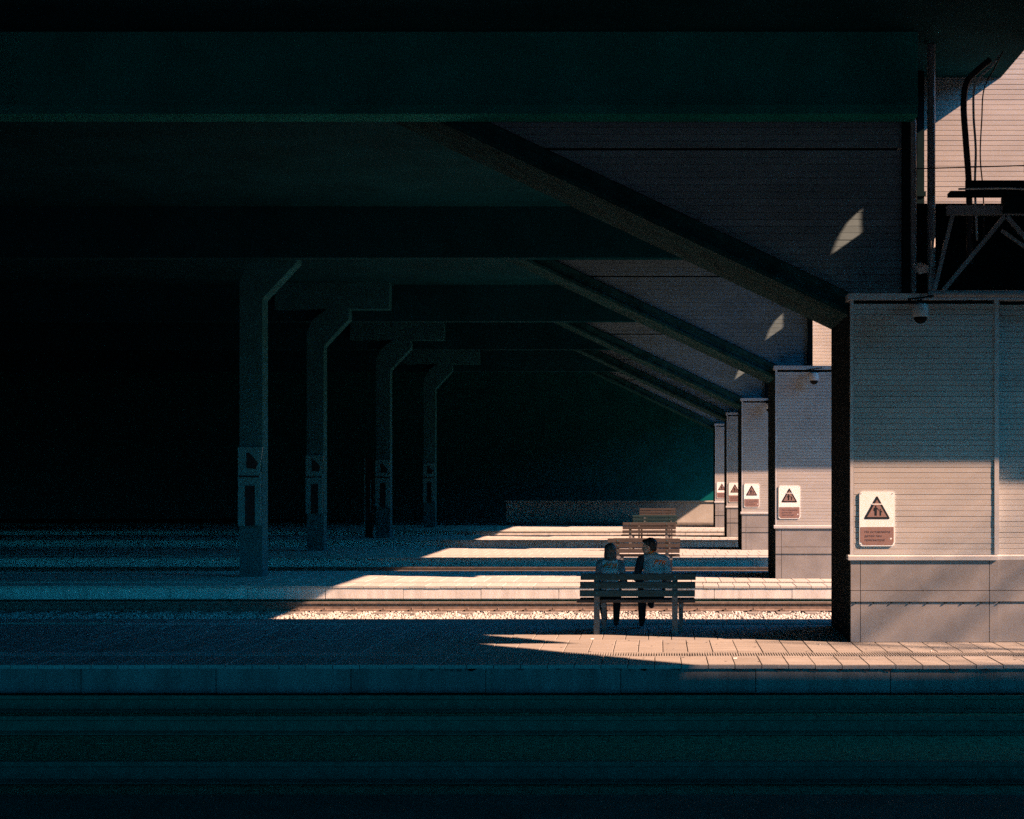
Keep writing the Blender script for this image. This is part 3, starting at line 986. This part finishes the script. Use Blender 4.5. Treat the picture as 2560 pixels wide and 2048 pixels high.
def make_person(name, loc, J, female, head_yaw, head_pitch, label, hairmat, txt):
    root = empty(name, loc)
    tag(root, label, 'person', 'two people seated on the nearest bench')
    V, E, Rr = [], [], []
    def add(p, r, par=None):
        V.append(tuple(p))
        Rr.append(r)
        if par is not None:
            E.append((par, len(V) - 1))
        return len(V) - 1
    s = .92 if female else 1.
    pel = add(J['pelvis'], (.150 * s, .115 * s))
    wa = add(J['waist'], (.140 * s, .105 * s), pel)
    ch = add(J['chest'], (.158 * s, .115 * s), wa)
    up = add(J['upper'], (.115 * s, .085 * s), ch)
    nk = add(J['neck'], .052 * s, up)
    add(J['head'], .05 * s, nk)
    for sd in ('l', 'r'):
        sh = add(J['sh' + sd], .068 * s, up)
        el = add(J['el' + sd], .052 * s, sh)
        wr = add(J['wr' + sd], .036 * s, el)
        hp = add(J['hip' + sd], .092 * s, pel)
        kn = add(J['kn' + sd], .070 * s, hp)
        cf = add(Vector(J['kn' + sd]).lerp(Vector(J['an' + sd]), .35), .064 * s, kn)
        an = add(J['an' + sd], .052 * s, cf)
    body = skin_mesh(V, E, Rr, 0, 2)
    parts = [body]
    hp_, H = head_parts(J['head'], head_yaw, head_pitch)
    parts += hp_
    for sd, ts in (('l', 1), ('r', -1)):
        w = Vector(J['wr' + sd])
        f = (w - Vector(J['el' + sd]))
        f.z *= .4
        sdv = f.cross(Vector((0, 0, 1)))
        parts += hand(w, f, sdv, 1 if sd == 'l' else -1)
    for sd in ('l', 'r'):
        a, t = Vector(J['an' + sd]), Vector(J['toe' + sd])
        heel = a + (a - t).normalized() * .05
        heel.z = a.z - .045
        parts.append(skin_mesh([tuple(a), tuple(a.lerp(t, .3) + Vector((0, 0, -.03))), tuple(t)], [(0, 1), (1, 2)], [.042, .042, .032], 0, 1))
        parts.append(ellip(a + Vector((0, 0, -.035)), (.036, .045, .032)))
    me = union(parts, .0075)
    for m_ in (M['jacket'], M['sleeve'], M['trouser'], M['skin'], M['shoe'], M['sleeve2']):
        me.materials.append(m_)
    Hc = Vector(J['head'])
    nz = Vector(J['neck']).z
    def segd(p, a, b):
        a, b = Vector(a), Vector(b)
        d = b - a
        t = max(0, min(1, (p - a).dot(d) / d.dot(d)))
        return (p - a - d * t).length
    for pl in me.polygons:
        c = pl.center
        mi = 0
        dh = (c - Hc).length
        if c.z > nz + .005 and dh < .2:
            mi = 3
        else:
            best = segd(c, J['pelvis'], J['upper']) - .10
            for sd in ('l', 'r'):
                d1 = min(segd(c, J['sh' + sd], J['el' + sd]), segd(c, J['el' + sd], J['wr' + sd])) - .045
                hd = Vector(J['wr' + sd]) + (Vector(J['wr' + sd]) - Vector(J['el' + sd])).normalized() * .085
                if (c - hd).length < .098 and c.z > .4 and min(segd(c, J['hipl'], J['knl']), segd(c, J['hipr'], J['knr'])) > .078:
                    mi, best = 3, -9
                elif d1 < best:
                    mi, best = (1 if not female and sd == 'l' else (5 if female else 0)), d1
                d2 = min(segd(c, J['hip' + sd], J['kn' + sd]), segd(c, J['kn' + sd], J['an' + sd])) - .06
                if d2 < best and c.z < .66:
                    mi, best = 2, d2
                if segd(c, Vector(J['an' + sd]) - Vector((0, 0, .03)), J['toe' + sd]) < .062 and c.z < J['an' + sd][2] + .01:
                    mi, best = 4, -9
            if mi == 0 and c.z < J['pelvis'][2] - .02:
                mi = 2
        pl.material_index = mi
    put('body', me, root)
    bvh = BVHTree.FromPolygons([v.co[:] for v in me.vertices], [p.vertices[:] for p in me.polygons])
    # hair
    hm = []
    def he(p, r, n=16):
        m = ellip((0, 0, 0), r, n=n)
        m.transform(H @ Matrix.Translation(p))
        return m
    if female:
        hm += [he((0, -.022, .030), (.089, .106, .097)), he((0, -.045, -.045), (.090, .072, .115)), he((.062, -.012, -.055), (.03, .058, .10)), he((-.062, -.012, -.055), (.03, .058, .10)),
               he((0, -.052, -.115), (.088, .055, .05))]
        for i in range(26):
            a = R(200 + i * 140 / 25)
            hm.append(he((.080 * math.cos(a), -.035 + .066 * math.sin(a), -.11 + random.uniform(-.02, .01)), (.010, .010, .06), 8))
    else:
        hm += [he((0, -.030, .042), (.082, .092, .086)), he((0, -.062, -.012), (.066, .050, .068)), he((0, .035, .088), (.062, .060, .030)), he((.055, -.03, .0), (.024, .04, .05)), he((-.055, -.03, .0), (.024, .04, .05))]
        for i in range(60):
            d = Vector((random.gauss(0, 1), random.gauss(-.2, 1), random.gauss(.5, .8))).normalized()
            hm.append(he((d.x * .082, -.022 + d.y * .092, .042 + abs(d.z) * .084), (.014, .014, .014), 8))
    hme = union(hm, .007)
    hme.materials.append(hairmat)
    put('hair', hme, root)
    # eyes and brows
    em = MB()
    ey = []
    for s_ in (-1, 1):
        m = ellip((0, 0, 0), (.012, .008, .007), n=10)
        m.transform(H @ Matrix.Translation((s_ * .028, .083, .010)))
        m.materials.append(M['black'])
        put('eye', m, root)
    # collar
    nkv = Vector(J['neck'])
    dirn = (Hc - Vector(J['upper'])).normalized()
    rot = dirn.to_track_quat('Z', 'Y').to_matrix().to_4x4()
    cm = MB().lathe([(.060 * s + .008, -.028), (.068 * s, -.01), (.063 * s, .022), (.058 * s, .022), (.058 * s, -.028)], 20)
    cme = cm.mesh('collar', M['orange' if not female else 'jacket'], True)
    cme.transform(Matrix.Translation(nkv) @ rot)
    put('collar', cme, root)
    # lettering on the back, laid on the cloth
    t = text_mesh('PTR', .05, .35, 1, .0012)
    xs2 = [v.co.x for v in t.vertices]
    zs2 = [v.co.y for v in t.vertices]
    bm = bmesh.new()
    bm.from_mesh(t)
    bmesh.ops.triangulate(bm, faces=bm.faces)
    bmesh.ops.subdivide_edges(bm, edges=bm.edges, cuts=2, use_grid_fill=True)
    tx, tz, tw, th, ta = txt
    sxx, szz = tw / (max(xs2) - min(xs2)), th / (max(zs2) - min(zs2))
    x0, z0 = min(xs2), min(zs2)
    for v in bm.verts:
        x = (v.co.x - x0) * sxx - tw / 2
        z = (v.co.y - z0) * szz - th / 2
        x, z = x * math.cos(ta) - z * math.sin(ta) + tx, x * math.sin(ta) + z * math.cos(ta) + tz
        hit = bvh.ray_cast(Vector((x, -2, z)), Vector((0, 1, 0)))
        y = hit[0].y - .005 if hit[0] else -.1
        v.co = (x, y, z)
    bm.to_mesh(t)
    bm.free()
    t.materials.clear()
    t.materials.append(M['orange'])
    put('lettering', t, root)
    return root
JW = dict(pelvis=(0, .02, .575), waist=(0, .015, .72), chest=(0, .05, .865), upper=(0, .085, .965), neck=(0, .11, 1.02), head=(0, .14, 1.122),
          shl=(-.135, .085, .955), ell=(-.185, .14, .71), wrl=(-.10, .33, .645), shr=(.135, .085, .955), elr=(.195, .12, .71), wrr=(.07, .33, .645),
          hipl=(-.09, .05, .555), knl=(-.14, .46, .54), anl=(-.10, .60, .16), toel=(-.13, .76, .08),
          hipr=(.09, .05, .555), knr=(.09, .47, .55), anr=(.065, .78, .12), toer=(.06, .95, .035))
JM = dict(pelvis=(0, .02, .585), waist=(.01, .02, .75), chest=(.02, .05, .91), upper=(.01, .085, 1.035), neck=(-.02, .11, 1.095), head=(-.05, .13, 1.19),
          shl=(-.155, .10, 1.01), ell=(-.235, .17, .76), wrl=(-.13, .37, .665), shr=(.175, .06, 1.005), elr=(.225, .12, .74), wrr=(.07, .36, .70),
          hipl=(-.10, .05, .56), knl=(-.15, .50, .55), anl=(-.155, .66, .13), toel=(-.17, .84, .04),
          hipr=(.10, .05, .56), knr=(.06, .52, .63), anr=(-.03, .74, .36), toer=(.0, .92, .31))
make_person('person', (-.668, 22.32, 0), JW, True, 4, -6, 'person with straight bobbed hair in grey jacket, left on the bench', M['hairA'], (0, .935, .195, .065, R(-3)))
make_person('person', (-.075, 22.32, 0), JM, False, 82, -4, 'person with short black hair turning head left, in grey jacket with orange collar', M['hairB'], (.10, .985, .165, .065, R(-6)))

# ------------------------------------------------------------------ sparse tree outside, its crown softens the light low on the nearest pavilion
tree = empty('tree', (33, 11.6, -1.2))
tag(tree, 'tall sparse tree beyond the right hand end of the tracks', 'tree')
tk = MB()
tk.tube([(0, 0, 0), (.1, .05, 7), (-.1, .1, 13), (.1, 0, 18), (0, 0, 23.4)], [.38, .30, .22, .12, .04], 10)
tk.build('trunk', M['bark'], tree)
lb = MB()
lf = MB()
for i in range(34):
    z = random.uniform(10, 23.1)
    a = random.uniform(0, 2 * math.pi)
    L_ = random.uniform(1.6, 3.6) * (1 if z < 17.5 else (25.5 - z) / 8)
    p0 = Vector((0, 0, z))
    p1 = p0 + Vector((math.cos(a) * L_, math.sin(a) * L_, L_ * .55))
    pm = p0.lerp(p1, .5) + Vector((0, 0, .2))
    lb.tube([p0, pm, p1], [.07, .045, .015], 6)
    for j in range(46):
        q = pm.lerp(p1, random.uniform(-.2, 1.1)) + Vector((random.gauss(0, .42), random.gauss(0, .42), random.gauss(0, .36)))
        e = Euler((random.uniform(-1.3, 1.3), random.uniform(-1.3, 1.3), random.uniform(0, 6.3))).to_matrix()
        w_ = random.uniform(.06, .11)
        lf.add([q + e @ Vector(v) for v in ((-w_, 0, 0), (0, -w_ * .55, 0), (w_ * 1.3, 0, .02), (0, w_ * .55, 0))], [(0, 1, 2, 3)])
lb.build('limb', M['bark'], tree)
tag(lf.build('crown', M['leaf'], tree), None, None, None, 'stuff')
